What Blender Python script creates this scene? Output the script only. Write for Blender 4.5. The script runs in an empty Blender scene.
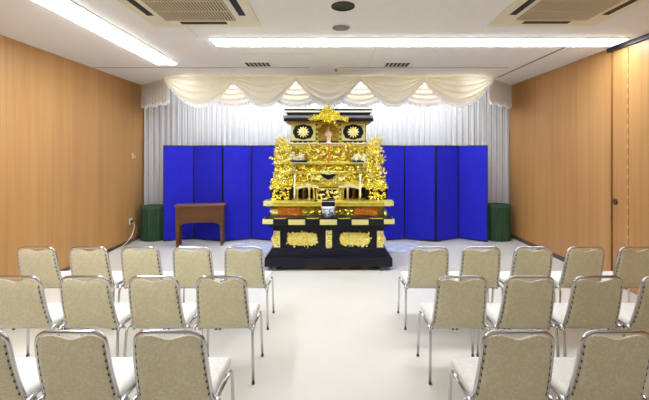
import bpy, bmesh, math, random
from mathutils import Vector, Matrix
C = bpy.context.scene
COL = C.collection
PI = math.pi
# ------------------------------------------------------------------ measuring
F, CX, CY, H = 370.0, 330.0, 153.0, 1.78      # focal length, vanishing point, eye height
def P(px, py, Y):                             # a point of the photo at distance Y, in metres
    return Vector(((px-CX)*Y/F, Y, H-(py-CY)*Y/F))
def PX(px, Y): return (px-CX)*Y/F
def PZ(py, Y): return H-(py-CY)*Y/F
XL, XR, YB, ZC = -3.98, 3.83, 8.05, 3.21
YR = -4.2
# ------------------------------------------------------------------ materials
MATS = {}
def mat(name, col, rough=0.5, metal=0.0, spec=None, noise=None, bump=None, coat=0, emit=0, sheen=0, trans=0):
    """noise=(scale, colour2, (sx,sy,sz), lo, hi); bump=(scale, strength, (sx,sy,sz))"""
    m = bpy.data.materials.new(name); m.use_nodes = True
    nt = m.node_tree; b = nt.nodes['Principled BSDF']
    b.inputs['Base Color'].default_value = (*col, 1)
    b.inputs['Roughness'].default_value = rough
    b.inputs['Metallic'].default_value = metal
    if spec is not None: b.inputs['Specular IOR Level'].default_value = spec
    if coat: b.inputs['Coat Weight'].default_value = coat
    if sheen: b.inputs['Sheen Weight'].default_value = sheen
    if trans: b.inputs['Transmission Weight'].default_value = trans
    if emit:
        b.inputs['Emission Color'].default_value = (*col, 1); b.inputs['Emission Strength'].default_value = emit
    tc = nt.nodes.new('ShaderNodeTexCoord')
    def ntex(scale, s):
        mp = nt.nodes.new('ShaderNodeMapping'); mp.inputs['Scale'].default_value = s
        nt.links.new(tc.outputs['Object'], mp.inputs['Vector'])
        n = nt.nodes.new('ShaderNodeTexNoise'); n.inputs['Scale'].default_value = scale
        n.inputs['Detail'].default_value = 5
        nt.links.new(mp.outputs[0], n.inputs['Vector']); return n
    if noise:
        n = ntex(noise[0], noise[2])
        r = nt.nodes.new('ShaderNodeValToRGB')
        r.color_ramp.elements[0].position = noise[3]; r.color_ramp.elements[0].color = (*col, 1)
        r.color_ramp.elements[1].position = noise[4]; r.color_ramp.elements[1].color = (*noise[1], 1)
        nt.links.new(n.outputs['Fac'], r.inputs['Fac']); nt.links.new(r.outputs[0], b.inputs['Base Color'])
    if bump:
        n = ntex(bump[0], bump[2]); bp = nt.nodes.new('ShaderNodeBump')
        bp.inputs['Strength'].default_value = bump[1]; bp.inputs['Distance'].default_value = .01
        nt.links.new(n.outputs['Fac'], bp.inputs['Height']); nt.links.new(bp.outputs[0], b.inputs['Normal'])
    MATS[name] = m; return m
one = (1,1,1)
def wood_wall(name, c1, c2, c3, panel):
    m = mat(name, c1, .42)
    nt = m.node_tree; b = nt.nodes['Principled BSDF']; tc = [n for n in nt.nodes if n.type=='TEX_COORD'][0]
    def noi(s, sc, d=4):
        mp = nt.nodes.new('ShaderNodeMapping'); mp.inputs['Scale'].default_value = s
        nt.links.new(tc.outputs['Object'], mp.inputs['Vector'])
        n = nt.nodes.new('ShaderNodeTexNoise'); n.inputs['Scale'].default_value = sc; n.inputs['Detail'].default_value = d
        nt.links.new(mp.outputs[0], n.inputs['Vector']); return n
    n1 = noi((1,1,.03), 18); n2 = noi((1,1,.06), 3.2)
    add = nt.nodes.new('ShaderNodeMath'); add.operation='MULTIPLY_ADD'; add.inputs[1].default_value=.55
    nt.links.new(n1.outputs['Fac'], add.inputs[0])
    mul = nt.nodes.new('ShaderNodeMath'); mul.operation='MULTIPLY'; mul.inputs[1].default_value=.5
    nt.links.new(n2.outputs['Fac'], mul.inputs[0]); nt.links.new(mul.outputs[0], add.inputs[2])
    r = nt.nodes.new('ShaderNodeValToRGB'); e = r.color_ramp.elements
    e[0].position=.36; e[0].color=(*c3,1); e[1].position=.7; e[1].color=(*c2,1)
    k = e.new(.52); k.color=(*c1,1)
    nt.links.new(add.outputs[0], r.inputs['Fac'])
    # veneer sheets: every sheet has its own tone, and a fine joint between sheets
    sp = nt.nodes.new('ShaderNodeSeparateXYZ'); nt.links.new(tc.outputs['Object'], sp.inputs[0])
    dv = nt.nodes.new('ShaderNodeMath'); dv.operation='DIVIDE'; dv.inputs[1].default_value=panel
    nt.links.new(sp.outputs['Y'], dv.inputs[0])
    fr = nt.nodes.new('ShaderNodeMath'); fr.operation='FRACT'; nt.links.new(dv.outputs[0], fr.inputs[0])
    lt = nt.nodes.new('ShaderNodeMath'); lt.operation='LESS_THAN'; lt.inputs[1].default_value=.012
    nt.links.new(fr.outputs[0], lt.inputs[0])
    fl = nt.nodes.new('ShaderNodeMath'); fl.operation='FLOOR'; nt.links.new(dv.outputs[0], fl.inputs[0])
    wn = nt.nodes.new('ShaderNodeTexWhiteNoise'); wn.noise_dimensions='1D'; nt.links.new(fl.outputs[0], wn.inputs['W'])
    tone = nt.nodes.new('ShaderNodeMath'); tone.operation='MULTIPLY_ADD'; tone.inputs[1].default_value=.07; tone.inputs[2].default_value=.965
    nt.links.new(wn.outputs['Value'], tone.inputs[0])
    j = nt.nodes.new('ShaderNodeMath'); j.operation='MULTIPLY_ADD'; j.inputs[1].default_value=-.22
    nt.links.new(lt.outputs[0], j.inputs[0]); nt.links.new(tone.outputs[0], j.inputs[2])
    sc = nt.nodes.new('ShaderNodeVectorMath'); sc.operation='SCALE'
    nt.links.new(r.outputs[0], sc.inputs[0]); nt.links.new(j.outputs[0], sc.inputs['Scale'])
    nt.links.new(sc.outputs[0], b.inputs['Base Color'])
    return m
wood_wall('veneer', (.50,.255,.080), (.545,.29,.095), (.455,.22,.066), .91)
def brocade(name, c1, c2, scale):
    m = mat(name, c1, .75, sheen=.2)
    nt = m.node_tree; b = nt.nodes['Principled BSDF']; tc = [n for n in nt.nodes if n.type=='TEX_COORD'][0]
    v = nt.nodes.new('ShaderNodeTexNoise'); v.inputs['Scale'].default_value = scale; v.inputs['Detail'].default_value=2; v.inputs['Distortion'].default_value=2.2
    nt.links.new(tc.outputs['Object'], v.inputs['Vector'])
    r = nt.nodes.new('ShaderNodeValToRGB'); e=r.color_ramp.elements
    e[0].position=.47; e[0].color=(*c1,1); e[1].position=.58; e[1].color=(*c2,1)
    nt.links.new(v.outputs['Fac'], r.inputs['Fac']); nt.links.new(r.outputs[0], b.inputs['Base Color'])
    bp = nt.nodes.new('ShaderNodeBump'); bp.inputs['Strength'].default_value=.25; bp.inputs['Distance'].default_value=.004
    nt.links.new(v.outputs['Fac'], bp.inputs['Height']); nt.links.new(bp.outputs[0], b.inputs['Normal'])
    return m
brocade('brocade', (.74,.665,.44), (.84,.785,.57), 38)
brocade('brocade_seat_lit', (.74,.71,.64), (.88,.86,.82), 60)  # same cloth, paler: overhead light on the seat is put into the colour
mat('chrome', (.62,.61,.61), .16, 1)
mat('black', (.008,.008,.008), .5)
mat('lacing_gap_shade', (.035,.03,.025), .8)  # shade in the lacing gaps of the chair backs, put into colour
mat('rubber', (.09,.085,.08), .7)
mat('linoleum', (.76,.73,.655), .25, spec=.5, noise=(1.6, (.74,.71,.635), one, .35, .65))
mat('ceiling', (.86,.85,.81), .9, noise=(60, (.82,.81,.77), one, .4, .62))
mat('groove', (.17,.14,.11), .9)
mat('plaster', (.75,.72,.66), .9)
mat('skirting', (.12,.075,.045), .5)
mat('metal_track', (.02,.018,.016), .4, .3)
mat('tube_light', (.87,.96,1.07), .5, emit=7.6)
mat('tube_light_added', (.87,.96,1.07), .5, emit=.9)  # glow of the added strip above the viewer
mat('added_batten_light', (.87,.96,1.07), .5, emit=15)
mat('bead', (.72,.56,.33), .5)
mat('white_paint', (.82,.80,.75), .4)
mat('curtain', (.55,.545,.56), .85, sheen=.3)
mat('swag', (.90,.84,.70), .55, sheen=.3)
def translucent(name, k, col):
    m=MATS[name]; nt=m.node_tree; b=nt.nodes['Principled BSDF']; out=nt.nodes['Material Output']
    t=nt.nodes.new('ShaderNodeBsdfTranslucent'); t.inputs[0].default_value=(*col,1)
    mx=nt.nodes.new('ShaderNodeMixShader'); mx.inputs[0].default_value=k
    nt.links.new(b.outputs[0],mx.inputs[1]); nt.links.new(t.outputs[0],mx.inputs[2]); nt.links.new(mx.outputs[0],out.inputs['Surface'])
translucent('swag',.15,(.95,.86,.68))
mat('lace', (.90,.88,.88), .8, noise=(90, (.74,.72,.74), one, .5, .6))
mat('return_cloth', (.66,.63,.56), .8)
mat('byobu', (.022,.024,.56), .85, spec=.15, noise=(9, (.019,.020,.50), one, .3, .7))
mat('byobu_edge', (.006,.006,.035), .4)
mat('green', (.014,.055,.020), .8, noise=(30, (.03,.085,.035), (1,1,.1), .4, .7))
mat('green_top', (.04,.10,.05), .75)
mat('table_wood', (.15,.062,.020), .45, spec=.3, noise=(14, (.10,.040,.012), (.15,1,1), .35, .7))
mat('table_top_wood', (.19,.085,.045), .4, noise=(14, (.16,.07,.045), (.15,1,1), .35, .7))
mat('lacquer', (.006,.006,.013), .28, spec=.3)
mat('recess', (.03,.018,.01), .6)
mat('gold', (1.0,.90,.18), .24, .85, noise=(55, (.90,.70,.08), one, .42, .66))
mat('gold_plain', (.98,.82,.15), .34, .78, noise=(20, (.90,.70,.09), one, .42, .66))
mat('gold_pale', (.97,.88,.36), .30, .7)
mat('gold_ivory', (.95,.88,.66), .35, .55)
mat('gold_deep', (.60,.40,.05), .5, .5, noise=(40, (.30,.18,.02), one, .4, .65))  # deeper gold; shade in the carving gaps is put into its colour
mat('amber_lacquer', (.88,.32,.02), .35, .2, noise=(60, (.55,.16,.015), one, .45, .62), bump=(70,.8,one))
mat('red', (.70,.14,.04), .5)
mat('bronze', (.16,.10,.05), .3, .8)
mat('pink_stone', (.83,.56,.42), .5, noise=(60, (.66,.36,.22), one, .45,.6))
mat('ivory', (.88,.82,.72), .5)
mat('candle', (.93,.88,.72), .5)
mat('porcelain', (.72,.76,.86), .15, noise=(28, (.10,.14,.40), one, .50, .60))
mat('white_glaze', (.9,.9,.9), .2)
mat('raw_wood', (.42,.27,.09), .5, noise=(12, (.16,.10,.04), (.4,1,1), .45,.6))
mat('rug', (.46,.50,.68), .8, noise=(5, (.68,.70,.80), (1,2,1), .4, .62))
mat('ac_panel', (.80,.75,.56), .5)
mat('ac_rib', (.64,.55,.37), .5)
mat('ac_dark', (.10,.07,.035), .7)
mat('slot', (.012,.011,.012), .6)
mat('grey_mesh', (.30,.28,.25), .6, noise=(140, (.12,.11,.10), one, .45,.55))
mat('cord', (.82,.76,.66), .5)
mat('brown_cord', (.14,.08,.04), .5)
# ------------------------------------------------------------------ mesh helpers
def obj(name, bm, m, parent=None, smooth=False, loc=None):
    me = bpy.data.meshes.new(name); bmesh.ops.recalc_face_normals(bm, faces=bm.faces); bm.to_mesh(me); bm.free()
    o = bpy.data.objects.new(name, me); COL.objects.link(o)
    me.materials.append(MATS[m])
    if smooth:
        for p in me.polygons: p.use_smooth = True
        if smooth != True:
            me.set_sharp_from_angle(angle=math.radians(smooth))
    if parent: o.parent = parent
    if loc: o.location = loc
    return o
def tag(o, label, cat, group=None):
    o['label'] = label; o['category'] = cat
    if group: o['group'] = group
    return o
def thing(name, label, cat, loc=(0,0,0), rz=0, group=None):
    o = bpy.data.objects.new(name, None); COL.objects.link(o); o.location = loc; o.rotation_euler = (0,0,rz)
    return tag(o, label, cat, group)
def struct(name, bm, m, parent=None, smooth=False):
    o = obj(name, bm, m, parent, smooth)
    if not parent: o['kind'] = 'structure'
    return o
def dup(root, loc, label, group=None, rz=None):
    r = root.copy(); COL.objects.link(r); r.location = loc; r['label'] = label
    if group: r['group'] = group
    if rz is not None: r.rotation_euler = (0,0,rz)
    for ch in list(root.children):
        c = ch.copy(); COL.objects.link(c); c.parent = r
        for g in list(ch.children):
            d = g.copy(); COL.objects.link(d); d.parent = c
    return r
def BM(): return bmesh.new()
def box(bm, x0, x1, y0, y1, z0, z1, bev=0, seg=2):
    vs = [bm.verts.new((x,y,z)) for x in (x0,x1) for y in (y0,y1) for z in (z0,z1)]
    idx = [(0,1,3,2),(4,6,7,5),(0,4,5,1),(2,3,7,6),(0,2,6,4),(1,5,7,3)]
    fs = [bm.faces.new([vs[i] for i in f]) for f in idx]
    if bev:
        es = list({e for f in fs for e in f.edges})
        bmesh.ops.bevel(bm, geom=es, offset=bev, segments=seg, affect='EDGES', profile=.5)
    return bm
def bx(*a, **k): return box(BM(), *a, **k)
def pbox(bm, px0, px1, py0, py1, Y, dep, bev=0):     # front face measured in the photo at distance Y
    return box(bm, PX(px0,Y), PX(px1,Y), Y, Y+dep, PZ(py1,Y), PZ(py0,Y), bev)
def prism(bm, pts, axis_y0, axis_y1):                # polygon in x,z extruded along y
    a = [bm.verts.new((x,axis_y0,z)) for x,z in pts]; b = [bm.verts.new((x,axis_y1,z)) for x,z in pts]
    bm.faces.new(a); bm.faces.new(list(reversed(b)))
    n = len(pts)
    for i in range(n): bm.faces.new((a[i],a[(i+1)%n],b[(i+1)%n],b[i]))
    return bm
def round_path(pts, rad, n=5):
    pts = [Vector(p) for p in pts]; out = [pts[0]]
    for i in range(1, len(pts)-1):
        a, b, c = pts[i-1], pts[i], pts[i+1]
        r = min(rad, (a-b).length*.49, (c-b).length*.49)
        p, q = b+(a-b).normalized()*r, b+(c-b).normalized()*r
        for k in range(n+1):
            t = k/n; out.append((1-t)**2*p+2*t*(1-t)*b+t*t*q)
    out.append(pts[-1]); return out
def tube(bm, pts, r, seg=8, cap=True):
    pts = [Vector(p) for p in pts]; rings = []; prev = None
    for i, p in enumerate(pts):
        t = (pts[min(i+1,len(pts)-1)]-pts[max(i-1,0)]).normalized()
        if prev is None:
            u = t.orthogonal().normalized()
        else:
            u = (prev-t*prev.dot(t)).normalized()
        prev = u; v = t.cross(u)
        rr = r[i] if isinstance(r,(list,tuple)) else r
        rings.append([bm.verts.new(p+(u*math.cos(2*PI*k/seg)+v*math.sin(2*PI*k/seg))*rr) for k in range(seg)])
    for a, b in zip(rings, rings[1:]):
        for k in range(seg): bm.faces.new((a[k],a[(k+1)%seg],b[(k+1)%seg],b[k]))
    if cap: bm.faces.new(list(reversed(rings[0]))); bm.faces.new(rings[-1])
    return bm
def lathe(bm, prof, c=(0,0,0), seg=20, fn=None):
    c = Vector(c); rings = []
    for r, z in prof:
        rings.append([bm.verts.new(c+Vector((r*math.cos(2*PI*k/seg), r*math.sin(2*PI*k/seg), z))) for k in range(seg)])
    for a, b in zip(rings, rings[1:]):
        for k in range(seg): bm.faces.new((a[k],a[(k+1)%seg],b[(k+1)%seg],b[k]))
    bm.faces.new(list(reversed(rings[0]))); bm.faces.new(rings[-1])
    return bm
def sheet(bm, f, nu, nv, both=0):                    # f(u,v) -> point, u,v in 0..1
    g = [[bm.verts.new(f(i/nu, j/nv)) for j in range(nv+1)] for i in range(nu+1)]
    for i in range(nu):
        for j in range(nv): bm.faces.new((g[i][j],g[i+1][j],g[i+1][j+1],g[i][j+1]))
    return bm
def solid(o, t):
    m = o.modifiers.new('thickness','SOLIDIFY'); m.thickness = t; m.offset = 0; return o
# ------------------------------------------------------------------ the room
struct('floor', bx(XL-.1, XR+.1, YR, YB+.1, -.1, 0), 'linoleum')
struct('ceiling', bx(XL-.1, XR+.1, YR, YB+.1, ZC, ZC+.1), 'ceiling')
struct('wall_left', bx(XL-.1, XL, YR, YB, 0, ZC), 'veneer')
DY0, DY1 = 4.76, 5.05
struct('wall_right', bx(XR, XR+.1, DY1, YB, 0, ZC), 'veneer')
struct('wall_back', bx(XL-.1, XR+.1, YB, YB+.1, 0, ZC), 'plaster')
struct('wall_front', bx(XL-.1, XR+.1, YR-.1, YR, 0, ZC), 'plaster')
struct('baseboard_left', bx(XL, XL+.012, YR, YB, 0, .055), 'skirting')
struct('baseboard_right', bx(XR-.012, XR, DY1, YB, 0, .075), 'skirting')
# folding partition in the right wall: narrow leaf with the latch, then wide leaves towards the viewer
struct('trim_1', bx(XR+.05, XR+.1, YR, DY1, 0, ZC), 'metal_track')
ch_ = struct('trim_2', bx(XR-.03, XR+.05, YR, DY1+.03, ZC-.055, ZC), 'metal_track')
d1 = struct('door_1', bx(XR+.004, XR+.044, DY0+.006, DY1-.034, .01, ZC-.055, bev=.003), 'veneer')
hb = BM(); hy, hz = 4.97, 1.125
lathe(hb, [(.045,0),(.045,.008),(.03,.014)], seg=16)
bmesh.ops.rotate(hb, verts=hb.verts, matrix=Matrix.Rotation(-PI/2,3,'Y')); bmesh.ops.translate(hb, verts=hb.verts, vec=(XR+.006,hy,hz))
tube(hb, [(XR,hy,hz),(XR-.035,hy,hz),(XR-.045,hy-.08,hz)], .011, 8)
obj('door_handle', hb, 'bronze', d1, 30)
yy = DY0
for k in range(2, 10):
    struct('door_%d'%k, bx(XR+.004, XR+.044, yy-.9+.006, yy-.006, .01, ZC-.055, bev=.003), 'veneer'); yy -= .9
    if yy < YR+.9: break
struct('trim_3', bx(XR+.004, XR+.044, YR, yy-.006, .01, ZC-.055), 'veneer')
# light beaded strip that closes the second joint of the partition
zb = BM()
z = .02
while z < ZC-.12:
    box(zb, XR-.002, XR+.004, DY0-.004, DY0+.004, z, z+.05, .001, 1); z += .13
struct('trim_4', zb, 'bead')
# ceiling joints
struct('trim_5', bx(XL, -.35, 6.19, 6.21, ZC-.003, ZC), 'groove')
struct('trim_6', bx(.15, 3.0, 6.19, 6.21, ZC-.003, ZC), 'groove')
struct('trim_7', bx(3.16, 3.19, 4.92, 6.98, ZC-.004, ZC), 'groove')
for k, (x0,x1,y0,y1) in enumerate([(-1.62,-1.612,4.02,4.55),(.62,.626,4.95,6.19),(-1.3,-.2,5.32,5.326)]):
    struct('trim_%d'%(8+k), bx(x0,x1,y0,y1, ZC-.002, ZC), 'ac_rib')
# ------------------------------------------------------------------ ceiling fittings
def strip_light(x0,x1,y0,y1,label,m='tube_light'):
    t = thing('ceiling_light', label, 'light', ((x0+x1)/2,(y0+y1)/2,ZC), group='long ceiling lights')
    a, b = (x1-x0)/2, (y1-y0)/2
    bm = BM(); w = .014
    box(bm,-a-w,-a,-b-w,b+w,-.012,0); box(bm,a,a+w,-b-w,b+w,-.012,0); box(bm,-a,a,-b-w,-b,-.012,0); box(bm,-a,a,b,b+w,-.012,0)
    obj('frame', bm, 'white_paint', t)
    obj('diffuser', bx(-a,a,-b,b,-.026,-.001,bev=.006), m, t)
    return t
strip_light(-2.74,-2.44,.6,5.88,'long white ceiling light running lengthwise along the left wall')
strip_light(-1.49,3.70,4.60,4.88,'long white ceiling light running crosswise in front of the altar')
strip_light(-1.49,3.70,-.4,-.06,'added long white ceiling light crosswise, unseen overhead above the viewer','tube_light_added')  # added lamp out of view; lights the chair backs from the viewer's side
t = thing('added_batten_light','added slim white tube light, unseen behind the swags above the curtain','light',(0,7.04,ZC))  # added unseen lamp; brightens the curtain and the far floor
obj('housing', bx(-2.9,2.9,-.05,.05,-.04,0), 'white_paint', t)
bm=BM(); tube(bm,[(-2.85,0,-.06),(2.85,0,-.06)],.022,10); obj('tube',bm,'added_batten_light',t,True)
def cassette(x, y, label):
    t = thing('air_conditioner', label, 'air conditioner', (x,y,ZC), group='ceiling air conditioners')
    obj('panel', bx(-.60,.60,-.60,.60,-.022,0,bev=.006), 'ac_panel', t)
    bm = BM(); box(bm,-.37,.37,-.37,.37,-.026,-.02)
    g = obj('grille', bm, 'ac_dark', t)
    rb = BM()
    for i in range(25):
        q = -.36+.03*i; box(rb,q-.007,q+.007,-.37,.37,-.034,-.024)
    for q in (-.37,-.123,.123,.37): box(rb,-.37,.37,q-.008,q+.008,-.036,-.024)
    obj('grille_bars', rb, 'ac_rib', g)
    for sx, sy in ((0,1),(0,-1),(1,0),(-1,0)):
        cx_, cy_ = sx*.47, sy*.47
        l, w = .25, .035
        bm = BM()
        if sy: box(bm,-l,l,cy_-w,cy_+w,-.027,-.02,.004,1)
        else: box(bm,cx_-w,cx_+w,-l,l,-.027,-.02,.004,1)
        obj('air_slot', bm, 'slot', t)
    return t
cassette(-1.366,3.535,'square ceiling air conditioner overhead on the left, dark slots around a ribbed grille')
cassette(2.33,3.515,'square ceiling air conditioner overhead on the right, dark slots around a ribbed grille')
def vent(x,y,label):
    t = thing('ceiling_vent', label, 'vent', (x,y,ZC), group='small ceiling vents')
    bm=BM(); box(bm,-.21,.21,-.17,-.15,-.014,0); box(bm,-.21,.21,.15,.17,-.014,0); box(bm,-.21,-.19,-.15,.15,-.014,0); box(bm,.19,.21,-.15,.15,-.014,0)
    obj('frame', bm, 'ceiling', t)
    obj('backing', bx(-.19,.19,-.15,.15,-.004,0), 'slot', t)
    for i in range(5):
        q=-.13+.065*i; obj('slat', bx(q-.009,q+.009,-.15,.15,-.012,-.004), 'ac_rib', t)
vent(-1.16,5.94,'small slatted ceiling vent left of centre, in front of the swags')
vent(1.08,5.96,'small slatted ceiling vent right of centre, in front of the swags')
t = thing('downlight','round black recessed downlight in the middle of the ceiling','light',(.127,3.60,ZC))
bm=BM(); lathe(bm,[(.115,0),(.115,-.008),(.098,-.008),(.098,-.002)],seg=28); obj('rim',bm,'slot',t,30)
bm=BM(); lathe(bm,[(.097,-.001),(.097,-.005),(.06,-.004)],seg=28); obj('lens',bm,'black',t,30)
t = thing('ceiling_speaker','round grey mesh ceiling speaker between the black downlight and the long light','speaker',(.125,4.2,ZC))
bm=BM(); lathe(bm,[(.115,0),(.113,-.008),(.10,-.01)],seg=28); obj('rim',bm,'ceiling',t,30)
bm=BM(); lathe(bm,[(.1,-.008),(.097,-.014),(.05,-.018)],seg=28); obj('grille',bm,'grey_mesh',t,30)
t = thing('sprinkler','tiny sprinkler head on the ceiling at its centre, just before the swags','sprinkler',(.10,6.28,ZC))
bm=BM(); lathe(bm,[(.045,0),(.045,-.006),(.02,-.012)],seg=16); obj('rose',bm,'ac_rib',t,30)
bm=BM(); tube(bm,[(0,0,-.01),(0,0,-.04)],.012,8); lathe(bm,[(.024,-.04),(.024,-.044)],seg=12); obj('nozzle',bm,'bronze',t,30)
# ------------------------------------------------------------------ curtain and swags
def curt(u,v):
    x = XL+.02+u*(XR-XL-.04)
    ph = x*2*PI/.118+.9*math.sin(x*3.1)+.6*math.sin(x*7.7)
    a = .020*(.35+.65*v)+.006*math.sin(x*5)
    return Vector((x+.004*math.sin(ph*.5), 7.86+a*math.sin(ph)+.006*math.sin(2*ph+x*9), 3.205-v*3.195))
o = tag(obj('curtain', sheet(BM(),curt,900,6), 'curtain', smooth=True),'white finely pleated curtain covering the whole back wall','curtain')
VY = 6.87
def swag_f(W, D, Yc, nf, seed, head, ex=.75):
    rnd = random.Random(seed); ph = rnd.uniform(-.3,.3); sk = rnd.uniform(-.05,.05)
    def f(u,v):
        a = u*2-1
        sag = .012+D*(v**.92)
        c = (1-a*a)
        belly = c**ex
        fold = math.cos(2*PI*nf*(v**.85)+ph+a*sk*4)
        y = Yc-.03-.085*math.sqrt(max(c,0))*(.25+.75*math.sin(PI*min(1,.15+v*.75)))-.034*fold*c**.6*(.4+.6*v)
        z = ZC-.015-sag*belly-head*v*(1-c)**3 + .006*fold*c
        return Vector((a*W, y, z))
    return f
def fringe_f(f, nr, w):
    def g(u,v):
        p = f(u,1.0); a=u*2-1; c=1-a*a
        return Vector((p.x, p.y+.010*math.sin(u*2*PI*nr)*v, p.z-w*v*(.55+.45*math.sqrt(c))+.006*math.sin(u*2*PI*nr*.5)*v))
    return g
val = thing('swag_valance','cream swagged valance with lace fringe hanging below the ceiling above the altar','valance',((PX(330,VY)),VY,ZC))
def addswag(pxc, halfpx, D, Yc, seed, front, head=.05, ex=.75):
    W = halfpx*VY/F
    f0 = swag_f(W, D, 0, 4.5 if front else 5.5, seed, head, ex)
    X = PX(pxc,VY)
    f = lambda u,v: f0(u,v)+Vector((X, Yc-VY, -ZC))
    s = obj('swag', sheet(BM(), f, 44, 40), 'swag', val, True)
    fr = obj('fringe', sheet(BM(), fringe_f(f, 26, .062), 220, 3), 'lace', s, True)
for i,p in enumerate((232,296,360,426)): addswag(p, 38, .475, VY+.09, 20+i, False, ex=.62)
for i,p in enumerate((200,264,328,393,458)): addswag(p, 33 if 0<i<4 else 35, .50, VY, 40+i, True, ex=1.25 if 0<i<4 else .95)
obj('heading_rail', bx(PX(166,VY),PX(494,VY),.05,.09,-.05,0), 'swag', val)
# side returns that run back from the ends of the swags to the wall
def ret(pa, pb, n, name, label, mirror):
    (xa,ya),(xb,yb) = pa,pb
    L = math.hypot(xb-xa,yb-ya); nx,ny = (yb-ya)/L, -(xb-xa)/L
    def f(u,v):
        s = math.sin(u*2*PI*n+.4*math.sin(u*9))*.025*(.3+.7*v)
        bot = .40+.05*abs(math.sin(u*PI*3))
        return Vector((xa+(xb-xa)*u+nx*s-xa, ya+(yb-ya)*u+ny*s-ya, -.012-v*bot))
    t = thing(name,label,'drape',(xa,ya,ZC))
    obj('drape', sheet(BM(),f,120,10),'return_cloth',t,True)
    def g(u,v):
        p=f(u,1); return Vector((p.x+nx*.008*v*math.sin(u*260),p.y+ny*.012*v*math.sin(u*260),p.z-.06*v))
    obj('fringe', sheet(BM(),g,240,2),'lace',t,True)
ret((PX(168,6.93),6.97),(XL+.05,7.72),9,'side_drape','short gathered drape under the ceiling at the left end of the swags',0)
ret((PX(490,6.93),6.97),(XR-.05,7.72),8,'side_drape','short gathered drape under the ceiling at the right end of the swags',1)
# ------------------------------------------------------------------ folding screens
def screen(verts, label):
    c = verts[0]
    t = thing('folding_screen', label, 'folding screen', (c[0],c[1],0), group='blue folding screens')
    for (xa,ya),(xb,yb) in zip(verts,verts[1:]):
        L=math.hypot(xb-xa,yb-ya); ang=math.atan2(yb-ya,xb-xa)
        M = Matrix.Translation((xa-c[0],ya-c[1],0))@Matrix.Rotation(ang,4,'Z')
        bm=BM(); box(bm,.020,L-.020,-.011,.011,.03,1.915,.002,1); bm.transform(M)
        p=obj('screen_panel',bm,'byobu',t)
        bm=BM()
        box(bm,.003,.0205,-.013,.013,.012,1.935); box(bm,L-.0205,L-.003,-.013,.013,.012,1.935)
        box(bm,.0205,L-.0205,-.013,.013,.012,.03); box(bm,.0205,L-.0205,-.013,.013,1.915,1.935)
        bm.transform(M); obj('panel_edge',bm,'byobu_edge',p)
    return t
def sv(l): return [(PX(p,Y),Y) for p,Y in l]
screen(sv([(163,7.42),(193.7,7.66),(222.8,7.42),(251.7,7.64),(279,7.42),(303,7.64),(326,7.44)]),'blue six-panel folding screen left of the altar, behind the brown table')
screen(sv([(488,7.36),(458.7,7.70),(435.7,7.40),(404.3,7.64),(377,7.44),(352,7.60),(330.5,7.44)]),'blue six-panel folding screen right of the altar')
# ------------------------------------------------------------------ green pleated stands
def green(x,y,rx,ry,h,label,seed):
    t=thing('covered_stand',label,'stand',(x,y,0),group='green covered stands')
    rnd=random.Random(seed); n=15
    def f(u,v):
        a=u*2*PI; k=1+.05*math.sin(a*n)*(.5+.5*v)+.01*math.sin(a*n*2+1)
        k*= .97+.03*v
        return Vector((rx*k*math.cos(a),ry*k*math.sin(a),h-.03-(h-.035)*v))
    obj('skirt',sheet(BM(),f,240,6),'green',t,True)
    bm=BM(); lathe(bm,[(1.0,h-.05),(1.02,h-.03),(1.0,h-.01),(.93,h)],seg=40)
    for v in bm.verts: v.co.x*=rx; v.co.y*=ry
    obj('top',bm,'green_top',t,40)
    def kn(u,v):
        a=u*PI-PI; r=1.03+.03*math.sin(u*40)*v
        return Vector((rx*r*math.cos(a),ry*r*math.sin(a),h+.012-.06*v+.01*math.sin(u*31)))
    obj('ruffle',sheet(BM(),kn,120,3),'green_top',t,True)
green(-3.63,7.62,.25,.21,.70,'green pleated cloth-covered stand in the left corner beside the blue screen',1)
green(3.44,7.60,.245,.20,.735,'green pleated cloth-covered stand in the right corner beside the blue screen',2)
# ------------------------------------------------------------------ brown table
TX0,TX1,TY=PX(174,7.03),PX(223,7.03),7.03
t=thing('side_table','dark brown wooden side table with arched apron before the left blue screen','table',((TX0+TX1)/2,TY+.13,0),math.radians(9))
hw=(TX1-TX0)/2; th=.795
obj('tabletop',bx(-hw,hw,-.13,.13,th-.032,th,bev=.006),'table_top_wood',t)
def apron(y0,y1):
    pts=[(-hw+.05,th-.032),(hw-.05,th-.032),(hw-.05,.40)]
    for k in range(13):
        a=k/12; x=(hw-.115)*(1-2*a); zz=.455-.05*abs(1-2*a)**6
        pts.append((x,zz))
    pts.append((-hw+.05,.40))
    return prism(BM(),pts,y0,y1)
obj('apron',apron(-.11,-.09),'table_wood',t); obj('apron',apron(.09,.11),'table_wood',t)
for s in (-1,1):
    x=s*(hw-.062); obj('apron',bx(x-.009,x+.009,-.09,.09,.42,th-.032),'table_wood',t)
    for y in (-.10,.10):
        bm=BM(); a=.034
        for zz0,zz1,w0,w1 in ((0,.42,.024,.034),(.42,th-.032,.034,.034)):
            ring=[[bm.verts.new((x+dx*w,y+dy*w*.8,zz)) for dx,dy in ((-1,-1),(1,-1),(1,1),(-1,1))] for zz,w in ((zz0,w0),(zz1,w1))]
            for k in range(4): bm.faces.new((ring[0][k],ring[0][(k+1)%4],ring[1][(k+1)%4],ring[1][k]))
            bm.faces.new(ring[0]); bm.faces.new(ring[1])
        obj('leg',bm,'table_wood',t)
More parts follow.
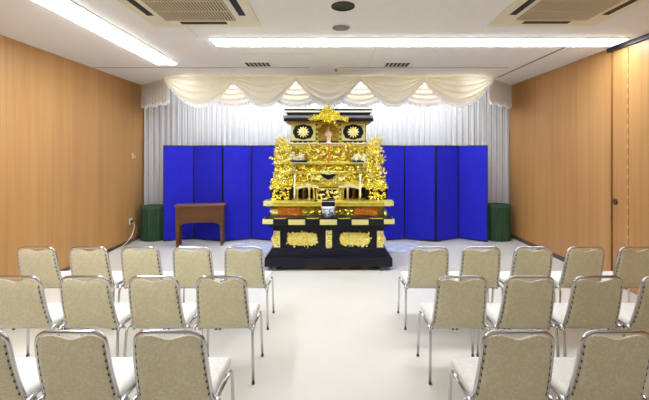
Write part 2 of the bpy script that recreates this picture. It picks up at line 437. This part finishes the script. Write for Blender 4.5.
# ------------------------------------------------------------------ wall outlet, cord, hook
t=thing('wall_outlet','small white wall outlet with plug low on the left wall by the corner','outlet',(XL,7.38,.42))
obj('plate',bx(0,.012,-.06,.06,-.06,.06,bev=.003),'white_paint',t); obj('plug',bx(.012,.05,-.03,.03,-.04,.02,bev=.006),'brown_cord',t)
bm=BM(); tube(bm,round_path([(XL+.05,7.38,.40),(XL+.13,7.3,.36),(XL+.13,7.2,.16),(XL+.09,7.0,.035),(XL+.07,6.7,.012),(XL+.05,6.2,.012)],.12,6),.007,6)
tag(obj('power_cord',bm,'cord',smooth=True),'pale power cord drooping from the wall outlet to the floor','cord')
bm=BM(); tube(bm,round_path([(XL+.05,7.40,.39),(XL+.10,7.46,.3),(XL+.12,7.3,.05),(XL+.05,6.95,.011),(XL+.03,6.3,.011)],.12,6),.010,6)
tag(obj('power_cord',bm,'brown_cord',smooth=True),'dark brown power cord lying along the foot of the left wall','cord')
t=thing('wall_hook','tiny pale hook on the left wall near the curtain at eye height','hook',(XL,7.46,1.72))
obj('plate',bx(0,.008,-.018,.018,-.06,.06,bev=.003),'cord',t)
bm=BM(); tube(bm,round_path([(.008,0,-.02),(.05,0,-.04),(.05,0,.01)],.02,4),.007,6); obj('hook',bm,'cord',t,True)
# ------------------------------------------------------------------ rug behind the altar
bm=BM()
rnd=random.Random(4)
def rugf(u,v): return Vector((PX(233,6.9)+u*(PX(425,6.9)-PX(233,6.9)),6.62+v*.74,.004+.006*math.sin(u*23)*math.sin(v*6+u*5)+.006))
o=tag(obj('floor_sheet',sheet(BM(),rugf,60,14),'rug',smooth=True),'crumpled pale blue sheet on the floor behind the altar','sheet'); solid(o,.004)
# ------------------------------------------------------------------ the altar
AX=328.5
AXm, AY0 = PX(AX,5.6), 5.58
ALT=thing('funeral_altar','tall black and gold carved altar in the centre against the blue screens','altar',(AXm,AY0,0))
OFF=Vector((-AXm,-AY0,0))
def part(name,bm,m,parent=None,smooth=False):
    bmesh.ops.translate(bm,verts=bm.verts,vec=OFF)
    return obj(name,bm,m,parent or ALT,smooth)
def M_(px): return 2*AX-px
def leaf(bm,c,ang,r,arc,w,th,yn,rnd):
    """a curled acanthus leaf in the x,z plane, raised towards the viewer"""
    n=6; rings=[]; sgn=rnd.choice((-1,1))
    ctr=c+Vector((-math.sin(ang)*r*sgn,0,math.cos(ang)*r*sgn))
    for i in range(n+1):
        tt=i/n; a=ang-sgn*PI/2+sgn*arc*tt
        rr=r*(1-.45*tt)
        d=Vector((math.cos(a),0,math.sin(a)))
        p=ctr+d*rr+Vector((0,-th*1.6*math.sin(PI*tt)*.8-th*tt,0))
        ww=w*(math.sin(PI*min(1,.12+tt*.86))**.7)*(1 if tt<.98 else .4)
        rings.append([bm.verts.new(p+d*ww),bm.verts.new(p+Vector((0,-th,0))),bm.verts.new(p-d*ww),bm.verts.new(p+Vector((0,th,0)))])
    for a,b in zip(rings,rings[1:]):
        for k in range(4): bm.faces.new((a[k],a[(k+1)%4],b[(k+1)%4],b[k]))
    bm.faces.new(rings[0]); bm.faces.new(rings[-1])
def inside(x,y,poly):
    r=False; j=len(poly)-1
    for i in range(len(poly)):
        xi,yi=poly[i]; xj,yj=poly[j]
        if (yi>y)!=(yj>y) and x<(xj-xi)*(y-yi)/(yj-yi)+xi: r=not r
        j=i
    return r
def carve(name,poly,Y,n,seed,size=.028,m='gold',back='gold_deep',dep=.05,relief=.05,mirror=False,parent=None,sym=True):
    if mirror: poly=[(M_(x),y) for x,y in poly]
    rnd=random.Random(seed)
    pts=[(PX(x,Y),PZ(y,Y)) for x,y in poly]
    xs=[p[0] for p in pts]; zs=[p[1] for p in pts]
    bm=BM(); k=0; placed=[]
    tries=0
    while k<n and tries<n*60:
        tries+=1
        x=rnd.uniform(min(xs),max(xs)); z=rnd.uniform(min(zs),max(zs))
        if not inside(x,z,pts): continue
        if any((x-a)**2+(z-b)**2<(size*.5)**2 for a,b in placed[-60:]) and rnd.random()<.8: continue
        placed.append((x,z)); k+=1
        s=size*rnd.uniform(.6,1.25)
        leaf(bm,Vector((x,Y-rnd.uniform(0,relief),z)),rnd.uniform(0,2*PI),s,rnd.uniform(1.6,3.6),s*rnd.uniform(.32,.5),s*.33,0,rnd)
    o=part(name,bm,m,parent,35)
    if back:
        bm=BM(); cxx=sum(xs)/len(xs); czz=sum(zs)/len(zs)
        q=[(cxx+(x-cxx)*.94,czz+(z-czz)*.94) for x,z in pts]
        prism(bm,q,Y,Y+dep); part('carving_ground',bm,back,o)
    return o
def rect(x0,x1,y0,y1): return [(x0,y0),(x1,y0),(x1,y1),(x0,y1)]
def ap(name,x0,x1,y0,y1,Y,dep,m,bev=0,parent=None): return part(name,pbox(BM(),x0,x1,y0,y1,Y,dep,bev),m,parent)
# feet and raw plinth
for px in (274.5,382.5):
    for Y in (5.62,6.5):
        x=PX(px,5.6); bm=BM(); lathe(bm,[(.035,0),(.04,.012),(.03,.03),(.03,.068)],(x,Y,0),14); part('foot',bm,'rubber',None,30)
part('plinth',bx(PX(284,5.7),PX(373,5.7),5.72,6.45,.002,.066),'raw_wood')
# base: two sloping tiers
def tierbase(name,rows,m):
    bm=BM(); rings=[]
    for hx,Y0,Y1,z in rows:
        rings.append([bm.verts.new((AXm+sx*hx,Yq,z)) for sx,Yq in ((-1,Y0),(1,Y0),(1,Y1),(-1,Y1))])
    for a,b in zip(rings,rings[1:]):
        for k in range(4): bm.faces.new((a[k],a[(k+1)%4],b[(k+1)%4],b[k]))
    bm.faces.new(rings[0]); bm.faces.new(rings[-1])
    return part(name,bm,m)
tierbase('base',[(.955,5.58,6.75,.062),(.965,5.58,6.75,.068),(.965,5.58,6.75,.185),(.945,5.59,6.74,.215)],'lacquer')
tierbase('base_moulding',[(.935,5.60,6.73,.215),(.925,5.605,6.72,.235),(.87,5.63,6.7,.31),(.865,5.64,6.69,.325)],'lacquer')
YBd=5.66
part('body',bx(AXm-.845,AXm+.845,YBd,6.68,.325,PZ(225,YBd)),'lacquer')
# gold fittings on the body
for s in (0,1):
    fx=(lambda x:M_(x)) if s else (lambda x:x)
    a,b=sorted((fx(273.5),fx(280)))
    c=ap('corner_plate',a,b,231,247.5,YBd-.014,.014,'gold_pale',.002)
    carve('plate_relief',rect(a+.8,b-.8,232,246.5),YBd-.016,22,60+s,.018,back=None,relief=.008,parent=c)
    e=[(271,239),(273.5,234),(274,245)]
    if s: e=[(fx(x),y) for x,y in e]
    part('corner_tip',prism(BM(),[(PX(x,YBd),PZ(y,YBd)) for x,y in e],YBd-.012,YBd),'gold_pale',c)
    # the large scalloped relief panels
    pts=[]
    cx0,cy0,rx,ry=(302.3,239,15.6,6.6)
    for k in range(64):
        a_=2*PI*k/64; sx=math.copysign(abs(math.cos(a_))**.42,math.cos(a_)); sy=math.copysign(abs(math.sin(a_))**.42,math.sin(a_))
        w=1+.045*math.cos(16*a_)
        pts.append((fx(cx0+rx*sx*w),cy0+ry*sy*w))
    carve('gold_panel',pts,YBd-.012,130,70+s,.021,m='gold_pale',back='gold_plain',dep=.012,relief=.012)
c=ap('centre_plate',325.8,332,230.5,247,YBd-.014,.014,'gold_pale',.002)
part('centre_tip',prism(BM(),[(PX(x,YBd),PZ(y,YBd)) for x,y in ((325.8,247),(332,247),(329,250.5))],YBd-.014,YBd),'gold_pale',c)
carve('plate_relief',rect(326.6,331.2,231.5,246.5),YBd-.016,18,65,.018,back=None,relief=.008,parent=c)
# black ledge with gold caps and rounded plates
YL=5.57
L1=ap('lower_ledge',264,393,218.3,225,YL,1.1,'lacquer',.004)
part('ledge_moulding',bx(AXm-.90,AXm+.90,YL+.03,6.66,PZ(227.5,YL),PZ(225,YL)),'lacquer')
for x0,x1 in ((262.3,273),(M_(273),M_(262.3))): ap('ledge_cap',x0,x1,219.3,224.2,YL-.008,.25,'gold_pale',.006,L1)
for x0,x1 in ((288.2,305),(319.8,337),(351.8,368.6)): ap('ledge_plate',x0,x1,219.6,225,YL-.009,.012,'gold_pale',.004,L1)
for x0,x1 in ((274,286),(306.5,318.5),(338.5,350.5),(370,383)): ap('ledge_line',x0,x1,218.0,218.9,YL-.004,.006,'gold_plain',0,L1)
# drawer tier
YD=5.88
ap('drawer_case',273.5,383.5,206,218,YD,.75,'gold_deep')
for s in (0,1):
    a,b=(278.5,301) if not s else (354.5,377.5)
    d=ap('drawer',a,b,207,217.4,YD-.03,.05,'amber_lacquer',.005)
    carve('drawer_relief',rect(a+3,b-3,208.8,215.8),YD-.032,36,80+s,.02,m='amber_lacquer',back=None,relief=.006,parent=d)
    a,b=(302,320) if not s else (337,354)
    carve('gold_frieze',rect(a,b,208.5,217),YD-.012,56,84+s,.024,relief=.015,dep=.012)
    a,b=(264.5,278.5) if not s else (378.5,392)
    e=ap('gilt_block',a+6,b-.4 if not s else b-6,209.5,217.6,YD-.02,.3,'gold_plain',.004)
    carve('block_relief',rect(min(a+6.5,b),max(a,b-.5) if not s else b-6.5,211,217),YD-.024,14,88+s,.018,m='gold_pale',back=None,relief=.006,parent=e)
carve('gold_frieze',rect(320,337,208.5,217),YD-.005,40,90,.024,relief=.012,dep=.012)
# upper gold ledge
YU=5.81
L2=ap('upper_ledge',266,391,201.5,206.5,YU,.85,'gold_plain',.005)
for x0,x1 in ((263.2,272.5),(M_(272.5),M_(263.2))): ap('ledge_cap',x0,x1,201.2,206,YU-.01,.2,'gold_pale',.006,L2)
ap('ledge_line',273,384,203.6,204.3,YU-.004,.006,'gold_deep',0,L2)
# shrine tier
YS=6.0
ap('shrine_back',274,383,186,202,YS+.25,.3,'recess')
for s in (0,1):
    f=(lambda x:M_(x)) if s else (lambda x:x)
    a,b=sorted((f(269.5),f(291.5)))
    bb=ap('shrine_box',a+1,b,187.5,202,YS,.3,'lacquer',.003)
    carve('box_relief',rect(a+3.5,b-1.5,190.5,198.5),YS-.012,42,100+s,.03,m='gold',back=None,relief=.02,parent=bb)
    carve('box_relief',rect(a+.5,b-1,186.5,189.5),YS-.02,24,104+s,.022,m='gold_pale',back=None,relief=.02,parent=bb)
    for q,mm in ((297.3,'gold_plain'),(303.5,'bronze'),(309.3,'gold_ivory'),(314.2,'gold_plain')):
        x=PX(f(q),YS+.12); w=.022 if mm!='bronze' else .036
        bm=BM(); lathe(bm,[(w*1.3,PZ(202,YS+.12)),(w*1.3,PZ(200.8,YS+.12)),(w,PZ(200,YS+.12)),(w*.9,PZ(190,YS+.12)),(w*1.35,PZ(188.6,YS+.12)),(w*1.35,PZ(187.5,YS+.12))],(x,YS+.12,0),12)
        part('pillar',bm,mm,None,30)
    # small ivory eave sloping outwards
    e=[(f(x),y) for x,y in ((296,187.6),(306,184.8),(318,186.3),(318.5,188),(306,187),(297,189.2))]
    part('eave',prism(BM(),[(PX(x,YS),PZ(y,YS)) for x,y in e],YS-.04,YS+.2),'gold_ivory')
carve('lattice_panel',rect(316.5,340.5,189.5,201),YS+.06,80,110,.024,m='gold_pale',back='recess',dep=.03,relief=.02)
part('lattice_frame',pbox(pbox(pbox(BM(),315.5,317.2,188.5,202,YS+.03,.05),339.8,341.5,188.5,202,YS+.03,.05),315.5,341.5,188,189.6,YS+.03,.05),'gold_plain')
ap('beam',283,374,184.2,187.2,YS+.1,.3,'gold_plain',.004)
# carved middle, behind the beams
YM=6.2
ap('carved_wall',281,376,144,187,YM+.06,.3,'gold_plain')
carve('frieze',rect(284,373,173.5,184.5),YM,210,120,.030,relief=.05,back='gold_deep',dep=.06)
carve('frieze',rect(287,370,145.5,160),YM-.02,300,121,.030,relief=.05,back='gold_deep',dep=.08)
b=ap('beam',282,375,161.6,164.2,YM-.09,.2,'gold_plain',.004)
ap('beam',286,371,171.2,173.2,YM-.07,.2,'gold_plain',.004)
ap('beam',288,369,182.2,184,YM-.09,.2,'gold_plain',.004)
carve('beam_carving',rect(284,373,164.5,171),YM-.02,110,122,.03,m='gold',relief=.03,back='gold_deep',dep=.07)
for s in (0,1):
    f=(lambda x:M_(x)) if s else (lambda x:x)
    # dark-edged shelf with a pale carved crest
    a,b_=sorted((f(285.5),f(306.5)))
    sh=ap('bracket_shelf',a,b_,160.4,162.2,YM-.16,.16,'lacquer',.002)
    ap('shelf_edge',a,b_,162.2,163.3,YM-.15,.15,'gold_ivory',.002,sh)
    ca,cb=sorted((f(288),f(304.5)))
    carve('pale_crest',[(ca,160.4),(ca+1,155),(ca+4,153.5),((ca+cb)/2,157),(cb-4,153.5),(cb-1,155),(cb,160.4)],YM-.12,46,130+s,.028,m='gold_ivory',back='gold_ivory',dep=.03,relief=.03)
    ea,eb=sorted((f(288),f(299)))
    carve('pale_crest',[(ea,169.5),((ea+eb)/2,164.4),(eb,169.5)],YM-.06,14,134+s,.026,m='gold_ivory',back='bronze',dep=.03,relief=.02)
    # large carved wing along the side
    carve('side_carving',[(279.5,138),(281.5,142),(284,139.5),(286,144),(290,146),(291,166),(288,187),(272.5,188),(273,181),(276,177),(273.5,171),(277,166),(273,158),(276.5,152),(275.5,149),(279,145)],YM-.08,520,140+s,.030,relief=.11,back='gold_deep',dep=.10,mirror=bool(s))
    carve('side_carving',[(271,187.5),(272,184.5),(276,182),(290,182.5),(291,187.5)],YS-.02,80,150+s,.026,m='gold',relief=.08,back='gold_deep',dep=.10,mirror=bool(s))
    carve('side_carving',[(288,160),(310,168),(312,180),(300,186),(286,184)],YM-.09,90,154+s,.025,m='gold',relief=.03,back=None,mirror=bool(s))
    carve('highlight_leaves',[(279.5,138),(286,144),(290,146),(291,166),(288,187),(272.5,188),(276,177),(277,166),(276.5,152),(279,145)],YM-.17,110,240+s,.024,m='gold_pale',back=None,relief=.05,mirror=bool(s))  # pale overlay: highlights on the gold wing, put into the colour
    # flame finials beside the roof
    carve('finial',[(275,138.5),(278,136.5),(280,133),(282,137),(284.5,139),(289,140),(290.5,144.5),(277,145)],YM-.02,34,160+s,.026,m='gold_pale',back=None,relief=.04,mirror=bool(s))
carve('highlight_leaves',rect(308,349,146,160),YM-.07,40,250,.024,m='gold_pale',back=None,relief=.02)  # pale leaves again paint highlights, here on the friezes
carve('highlight_leaves',rect(290,367,165,184),YM-.06,50,251,.024,m='gold_pale',back=None,relief=.02)
# central upswept gable with its dark underside
kg=[(312,180),(311,175),(317,177),(322,172),(328.5,169.5),(335,172),(340,177),(346,175),(345,180),(336,181),(328.5,184),(321,181)]
g=carve('gable_carving',kg,YM-.16,120,170,.03,m='gold_pale',back='gold',dep=.12,relief=.03)
part('gable_dark_board',prism(BM(),[(PX(x,YM),PZ(y,YM)) for x,y in ((320.5,173.5),(324,173),(328.5,174.2),(333,173),(336.5,173.5),(332.5,177),(328.5,178.8),(324.5,177))],YM-.25,YM-.20),'lacquer',g)
bm=BM(); tube(bm,[P(328.7,145,YM-.1),P(328.7,159,YM-.1)],.008,8); lathe(bm,[(.004,.05),(.014,.045),(.016,.02),(.02,0)],P(328.7,160.5,YM-.1),10); part('red_tassel',bm,'red')
# upper shrine with medallions
YT=6.28
up=ap('upper_shrine',291,366,120,144.5,YT+.1,.35,'gold_deep')
ap('shrine_sill',289,368,143,145,YT-.02,.4,'gold_ivory',.003)
ap('shrine_sill',290,367,140.8,141.8,YT-.005,.3,'lacquer',.001)
def medallion(px):
    Y=YT
    p=ap('medallion_panel',px-11.8,px+11.8,121.5,143,Y,.1,'gold_pale',.003)
    pts=[]
    for k in range(48):
        a=2*PI*k/48; w=1+.04*math.cos(8*a)
        pts.append((PX(px+9.9*math.copysign(abs(math.cos(a))**.85,math.cos(a))*w,Y),PZ(132+7.3*math.copysign(abs(math.sin(a))**.75,math.sin(a))*w,Y)))
    part('medallion_ground',prism(BM(),pts,Y-.014,Y),'lacquer',p)
    bm=BM(); c=P(px,132,Y-.016)
    for ring,(n,r0,L,w,yy) in enumerate(((12,.05,.05,.026,0),(8,.022,.044,.024,-.008))):
        for k in range(n):
            a=2*PI*(k+.5*ring)/n; d=Vector((math.cos(a),0,math.sin(a))); e=Vector((-math.sin(a),0,math.cos(a)))
            p0=c+d*(r0-L*.6)+Vector((0,yy,0)); p1=c+d*(r0+L*.2)+Vector((0,yy-.006,0)); p2=c+d*(r0+L)+Vector((0,yy-.002,0))
            v=[bm.verts.new(q) for q in (p0,p1+e*w*.6,p2+e*w*.25,p2-e*w*.25,p1-e*w*.6,p1+Vector((0,-.009,0)))]
            for i in range(5): bm.faces.new((v[i],v[(i+1)%5],v[5]))
            bm.faces.new(v[:5])
    bmesh.ops.create_icosphere(bm,subdivisions=2,radius=.018,matrix=Matrix.Translation(c+Vector((0,-.01,0))))
    part('flower',bm,'gold_pale',p,30)
    for y0,y1 in ((121.8,123.3),(141,142.7)):
        for k in range(4):
            ap('fret_bar',px-10+5.2*k,px-6.3+5.2*k,y0,y1,Y-.006,.006,'lacquer',0,p)
medallion(303.2); medallion(353.2)
for q in (316.8,340.2):
    p=ap('niche_post',q-1.6,q+1.6,121,143,YT-.02,.12,'gold',.003)
    for k in range(4): ap('post_stud',q-.7,q+.7,124+4.6*k,126+4.6*k,YT-.026,.006,'lacquer',0,p)
ap('niche_back',318,339,121,143,YT+.08,.03,'gold_deep')
carve('niche_crest',[(318.4,121),(338.6,121),(338.6,129),(335,124.6),(328.5,123),(322,124.6),(318.4,129)],YT+.0,30,180,.024,m='gold',back='gold',dep=.03,relief=.015)
# roof
YF=6.12
tierbase_rows=[(PX(373.5,YF)-AXm,YF,6.85,PZ(121.3,YF)),(PX(373.5,YF)-AXm,YF,6.85,PZ(118.2,YF)),(PX(371,YF)-AXm,YF+.04,6.82,PZ(117.4,YF)),(PX(370.5,YF)-AXm,YF+.10,6.8,PZ(113.2,YF)),(PX(371.5,YF)-AXm,YF+.10,6.8,PZ(112.8,YF)),(PX(371.5,YF)-AXm,YF+.10,6.8,PZ(110.8,YF))]
rf=tierbase('roof',tierbase_rows,'lacquer')
ap('roof_line',284.5,372.5,110.4,112.2,YF+.08,.5,'gold_ivory',.002,rf)
ap('roof_cap',284.5,372.5,108.9,110.4,YF+.07,.55,'lacquer',.002,rf)
ap('roof_line',283,373,115.4,117.6,YF+.03,.05,'grey_mesh',0,rf)  # grey strip paints the sheen on the sloping black roof
part('eave_board',bx(PX(288,YT),PX(369,YT),YF+.04,6.8,PZ(123,YF),PZ(121.2,YF)),'gold_deep',rf)
kg=[(306.5,119.5),(312,117.8),(318,115),(323,110.5),(325.5,108.8),(328.5,105.8),(331.5,108.8),(334,110.5),(339,115),(345,117.8),(350.5,119.5),(343,120.8),(336,119.5),(328.5,122.5),(321,119.5),(314,120.8)]
g=carve('roof_gable',kg,YF-.06,130,190,.03,m='gold',back='gold_plain',dep=.10,relief=.035)
carve('crest',[(325,110),(326.5,105.5),(328.5,103.8),(330.5,105.5),(332,110)],YF-.09,14,191,.022,m='gold_pale',back=None,relief=.02,parent=g)
# ------------------------------------------------------------------ things standing on the altar
c=P(328.5,143,YT+.03); c.z=PZ(143,YT-.02)
t=thing('statue','small pale pink robed statue in the niche beneath the altar roof','statue',(c.x,YT+.035,PZ(142.9,YT-.02)))
bm=BM(); lathe(bm,[(.048,0),(.052,.02),(.04,.04)],seg=14); obj('pedestal',bm,'ivory',t,30)
bm=BM(); lathe(bm,[(.036,.038),(.044,.07),(.04,.12),(.046,.17),(.038,.2),(.016,.213),(.013,.222),(.02,.232),(.024,.25),(.019,.268),(.008,.28)],seg=16)
for v in bm.verts: v.co.y*=.7
for s in (-1,1): tube(bm,round_path([(s*.040,0,.19),(s*.055,-.005,.13),(s*.02,-.032,.125),(0,-.036,.15)],.02,4),[.014]*1+[.013]*13 if False else .012,8)
obj('figure',bm,'pink_stone',t,True)
def candlestick(px,lab):
    Y=5.93; z=PZ(201.5,YU)
    t=thing('candlestick','silver and gold candlestick on the '+lab+' of the altar ledge','candlestick',(PX(px,Y),Y,z),group='altar candlesticks')
    bm=BM(); lathe(bm,[(.034,0),(.034,.008),(.015,.018),(.011,.035),(.022,.045),(.022,.05),(.012,.058)],seg=16); obj('base',bm,'chrome',t,30)
    bm=BM(); lathe(bm,[(.010,.056),(.014,.07),(.010,.09),(.03,.10),(.03,.106),(.016,.108)],seg=16); obj('drip_pan',bm,'gold_pale',t,30)
    k=thing('candle','tall cream candle standing in the '+lab+' altar candlestick','candle',(PX(px,Y),Y,z+.1085),group='altar candles')
    bm=BM(); lathe(bm,[(.014,0),(.014,.30),(.010,.306)],seg=14); obj('wax',bm,'candle',k,30)
    bm=BM(); tube(bm,[(0,0,.304),(.002,0,.322)],.0025,6); obj('wick',bm,'black',k)
candlestick(294.6,'left'); candlestick(360.4,'right')
zt=PZ(218.3,YL)
t=thing('incense_burner','blue and white porcelain incense burner with black top at the front of the altar','incense burner',(PX(328.3,5.69),5.69,zt))
bm=BM(); lathe(bm,[(.055,0),(.06,.012),(.075,.03),(.095,.07),(.104,.115),(.105,.14)],seg=28); obj('bowl',bm,'porcelain',t,30)
bm=BM(); lathe(bm,[(.105,.14),(.109,.146),(.109,.166),(.105,.17)],seg=28); obj('rim',bm,'white_glaze',t,30)
bm=BM(); box(bm,-.1,.1,-.075,.075,.17,.262,.012,2); obj('lid_box',bm,'lacquer',t,30)
bm=BM(); box(bm,-.102,.102,-.077,.077,.244,.250,.001,1); obj('lid_line',bm,'white_glaze',t)
t=thing('incense_stand','slender black stand on the altar ledge left of the incense burner','stand',(PX(315.6,5.86),5.86,PZ(201.5,YU)))
bm=BM(); lathe(bm,[(.04,0),(.04,.008),(.012,.014)],seg=16); obj('foot',bm,'black',t,30)
bm=BM(); tube(bm,[(0,0,.01),(0,0,.2)],.007,8); tube(bm,[(-.022,0,.2),(.022,0,.2)],.006,8); obj('stem',bm,'black',t,30)
# ------------------------------------------------------------------ chairs
def make_chair():
    t=thing('banquet_chair','','chair',(0,0,0),group='beige banquet chairs')
    # seat
    bm=BM(); box(bm,-.213,.213,-.13,.25,.392,.452,.024,3)
    for v in bm.verts:
        if v.co.z>.43: v.co.z+=.014*(1-(v.co.x/.213)**2)*(1-((v.co.y-.06)/.19)**2)
        v.co.x*=1-.04*max(0,-(v.co.y-.06)/.19)
    bmesh.ops.subdivide_edges(bm,edges=[e for e in bm.edges if e.calc_length()>.15],cuts=5,use_grid_fill=True)
    for v in bm.verts:
        if v.co.z>.45: v.co.z=.452+.016*max(0,(1-(v.co.x/.213)**2))*max(0,(1-((v.co.y-.06)/.19)**2))
    s=obj('seat',bm,'brocade_seat_lit',t,40)
    bm=BM(); box(bm,-.195,.195,-.09,.225,.384,.394,.004,1); obj('seat_pan',bm,'brocade',s)
    # back: leaning plane
    zb,zt_=.385,.832; y0,y1=-.105,-.215
    def lean(x,z,off=0):
        k=(z-zb)/(zt_-zb); return Vector((x,y0+(y1-y0)*k-.012*math.sin(PI*k)+off,z))
    wb,wt=.203,.182
    tp=[(-wb,zb-.0),(-wt,zt_),(wt,zt_),(wb,zb)]
    pts=round_path([Vector((x,0,z)) for x,z in tp],.075,8)
    dense=[pts[0]]
    for a,b in zip(pts,pts[1:]):
        n=max(1,int((b-a).length/.05))
        for k in range(1,n+1): dense.append(a.lerp(b,k/n))
    bm=BM(); tube(bm,[(-.215,-.06,.385)]+[lean(p.x,p.z) for p in dense]+[(.215,-.06,.385)],.0115,10); obj('back_frame',bm,'chrome',t,True)
    # fabric panel with a scooped top, padded
    N,Mm=28,22
    def hw(z): return wb+(wt-wb)*(z-zb)/(zt_-zb)-.004
    def topz(a):
        x=abs(a)*(wt-.004); r=.07; z=zt_-.008
        if x>wt-r:
            q=(x-(wt-r))/r; z-=r*(1-math.sqrt(max(0,1-q*q)))*.95
        sc=.5*(1+math.cos(PI*min(1,abs(a)/.56)))
        return z-.012-.023*sc**1.0
    def pt(i,j,side):
        a=-1+2*i/N; b=j/Mm; zz=zb+.012+(topz(a)-zb-.012)*b
        e=min(1,min(1-abs(a),.0+b,1-b)*7); th=.006+.015*math.sqrt(max(0,e))
        return lean(a*hw(zz),zz,-th if side else th*1.25)
    bm=BM(); G=[[[bm.verts.new(pt(i,j,s_)) for j in range(Mm+1)] for i in range(N+1)] for s_ in (0,1)]
    for s_ in (0,1):
        for i in range(N):
            for j in range(Mm): bm.faces.new((G[s_][i][j],G[s_][i+1][j],G[s_][i+1][j+1],G[s_][i][j+1]))
    for i in range(N):
        for j in (0,Mm): bm.faces.new((G[0][i][j],G[0][i+1][j],G[1][i+1][j],G[1][i][j]))
    for j in range(Mm):
        for i in (0,N): bm.faces.new((G[0][i][j],G[0][i][j+1],G[1][i][j+1],G[1][i][j]))
    bk=obj('backrest',bm,'brocade',t,50)
    # dark beads painting the shade in gaps where the cover laces round the tube
    for sx in (-1,1):
        bm=BM(); pp=[]; rr=[]
        for k in range(8):
            z=.445+.043*k
            if z>.765: break
            x=sx*(hw(z)-.008)
            for dz,r_ in ((0,.0008),(.002,.0042),(.014,.0042),(.016,.0008)):
                pp.append(lean(x,z+dz,-.012)); rr.append(r_)
        tube(bm,pp,rr,6); obj('lacing_shade',bm,'lacing_gap_shade',bk)
    # rear flap seam
    bm=BM(); tube(bm,[lean(-hw(.42)+.012,.42,-.0215),lean(hw(.42)-.012,.42,-.0215)],.0022,5); obj('seam',bm,'brocade',bk)
    for sx in (-1,1):
        x=sx*.236; xi=sx*.229
        fr=round_path([(x+sx*.004,.195,0),(xi,.185,.405),(xi,.02,.413)],.05,6)
        rr=round_path([(x+sx*.004,-.195,0),(xi,-.165,.418),(xi,.02,.413)],.05,6)
        for path in (fr,rr):
            bm=BM(); tube(bm,path,.0105,10); l=obj('leg',bm,'chrome',t,True)
            p=path[0]; bm=BM(); lathe(bm,[(.012,0),(.0125,.004),(.012,.016),(.011,.02)],(p[0],p[1],0),10); obj('foot_cap',bm,'rubber',l,30)
        bm=BM(); tube(bm,[(xi,.14,.398),(sx*.15,.14,.384),(sx*.15,.10,.384)],.008,8); obj('seat_bracket',bm,'chrome',t,True); bm=BM(); tube(bm,[(xi,-.1,.404),(sx*.19,-.1,.384)],.008,8); obj('seat_bracket',bm,'chrome',t,True)
    bm=BM(); tube(bm,[(-.229,.14,.382),(.229,.14,.382)],.009,8); tube(bm,[(-.229,-.06,.374),(.229,-.06,.374)],.009,8); obj('crossbar',bm,'chrome',t,True)
    return t
proto=make_chair()
ordn=['right on the aisle','second from the aisle','third from the aisle','fourth from the aisle','fifth from the aisle']
rows=[(1.96,'row nearest the viewer',[-.855,-1.377,-1.899],[1.0,1.524]),
      (2.83,'middle row',[-.832,-1.354,-1.880,-2.405],[1.01,1.532,2.054,2.58]),
      (3.71,'row closest to the altar',[-.868,-1.388,-1.908,-2.428,-2.950],[1.0,1.520,2.042,2.566,3.09])]
first=True; rnd=random.Random(11)
for Y,rn,Ls,Rs in rows:
    for side,Xs in (('left',Ls),('right',Rs)):
        for k,x in enumerate(Xs):
            lab='beige chrome-framed banquet chair %s, %s block, %s'%(ordn[k],side,rn)
            loc=(x,Y+.215,0); rz=rnd.uniform(-.004,.004)
            if first: proto.location=loc; proto['label']=lab; proto.rotation_euler=(0,0,rz); first=False
            else: dup(proto,loc,lab,rz=rz)
# ------------------------------------------------------------------ camera, world, view
cd=bpy.data.cameras.new('camera'); cam=bpy.data.objects.new('camera',cd); COL.objects.link(cam)
cam.location=(0,0,H); cam.rotation_euler=(PI/2,0,0)
cd.sensor_width=36; cd.lens=F/649*36; cd.shift_x=-(CX-324.5)/649; cd.shift_y=-(200-CY)/649; cd.clip_start=.05
C.camera=cam
w=bpy.data.worlds.new('world'); C.world=w; w.use_nodes=True
w.node_tree.nodes['Background'].inputs[0].default_value=(1,.97,.92,1); w.node_tree.nodes['Background'].inputs[1].default_value=.2
C.view_settings.view_transform='Standard'; C.view_settings.look='None'; C.view_settings.gamma=1; C.view_settings.use_curve_mapping=False
C.view_settings.exposure=1.74
C.cycles.max_bounces=8; C.cycles.diffuse_bounces=5
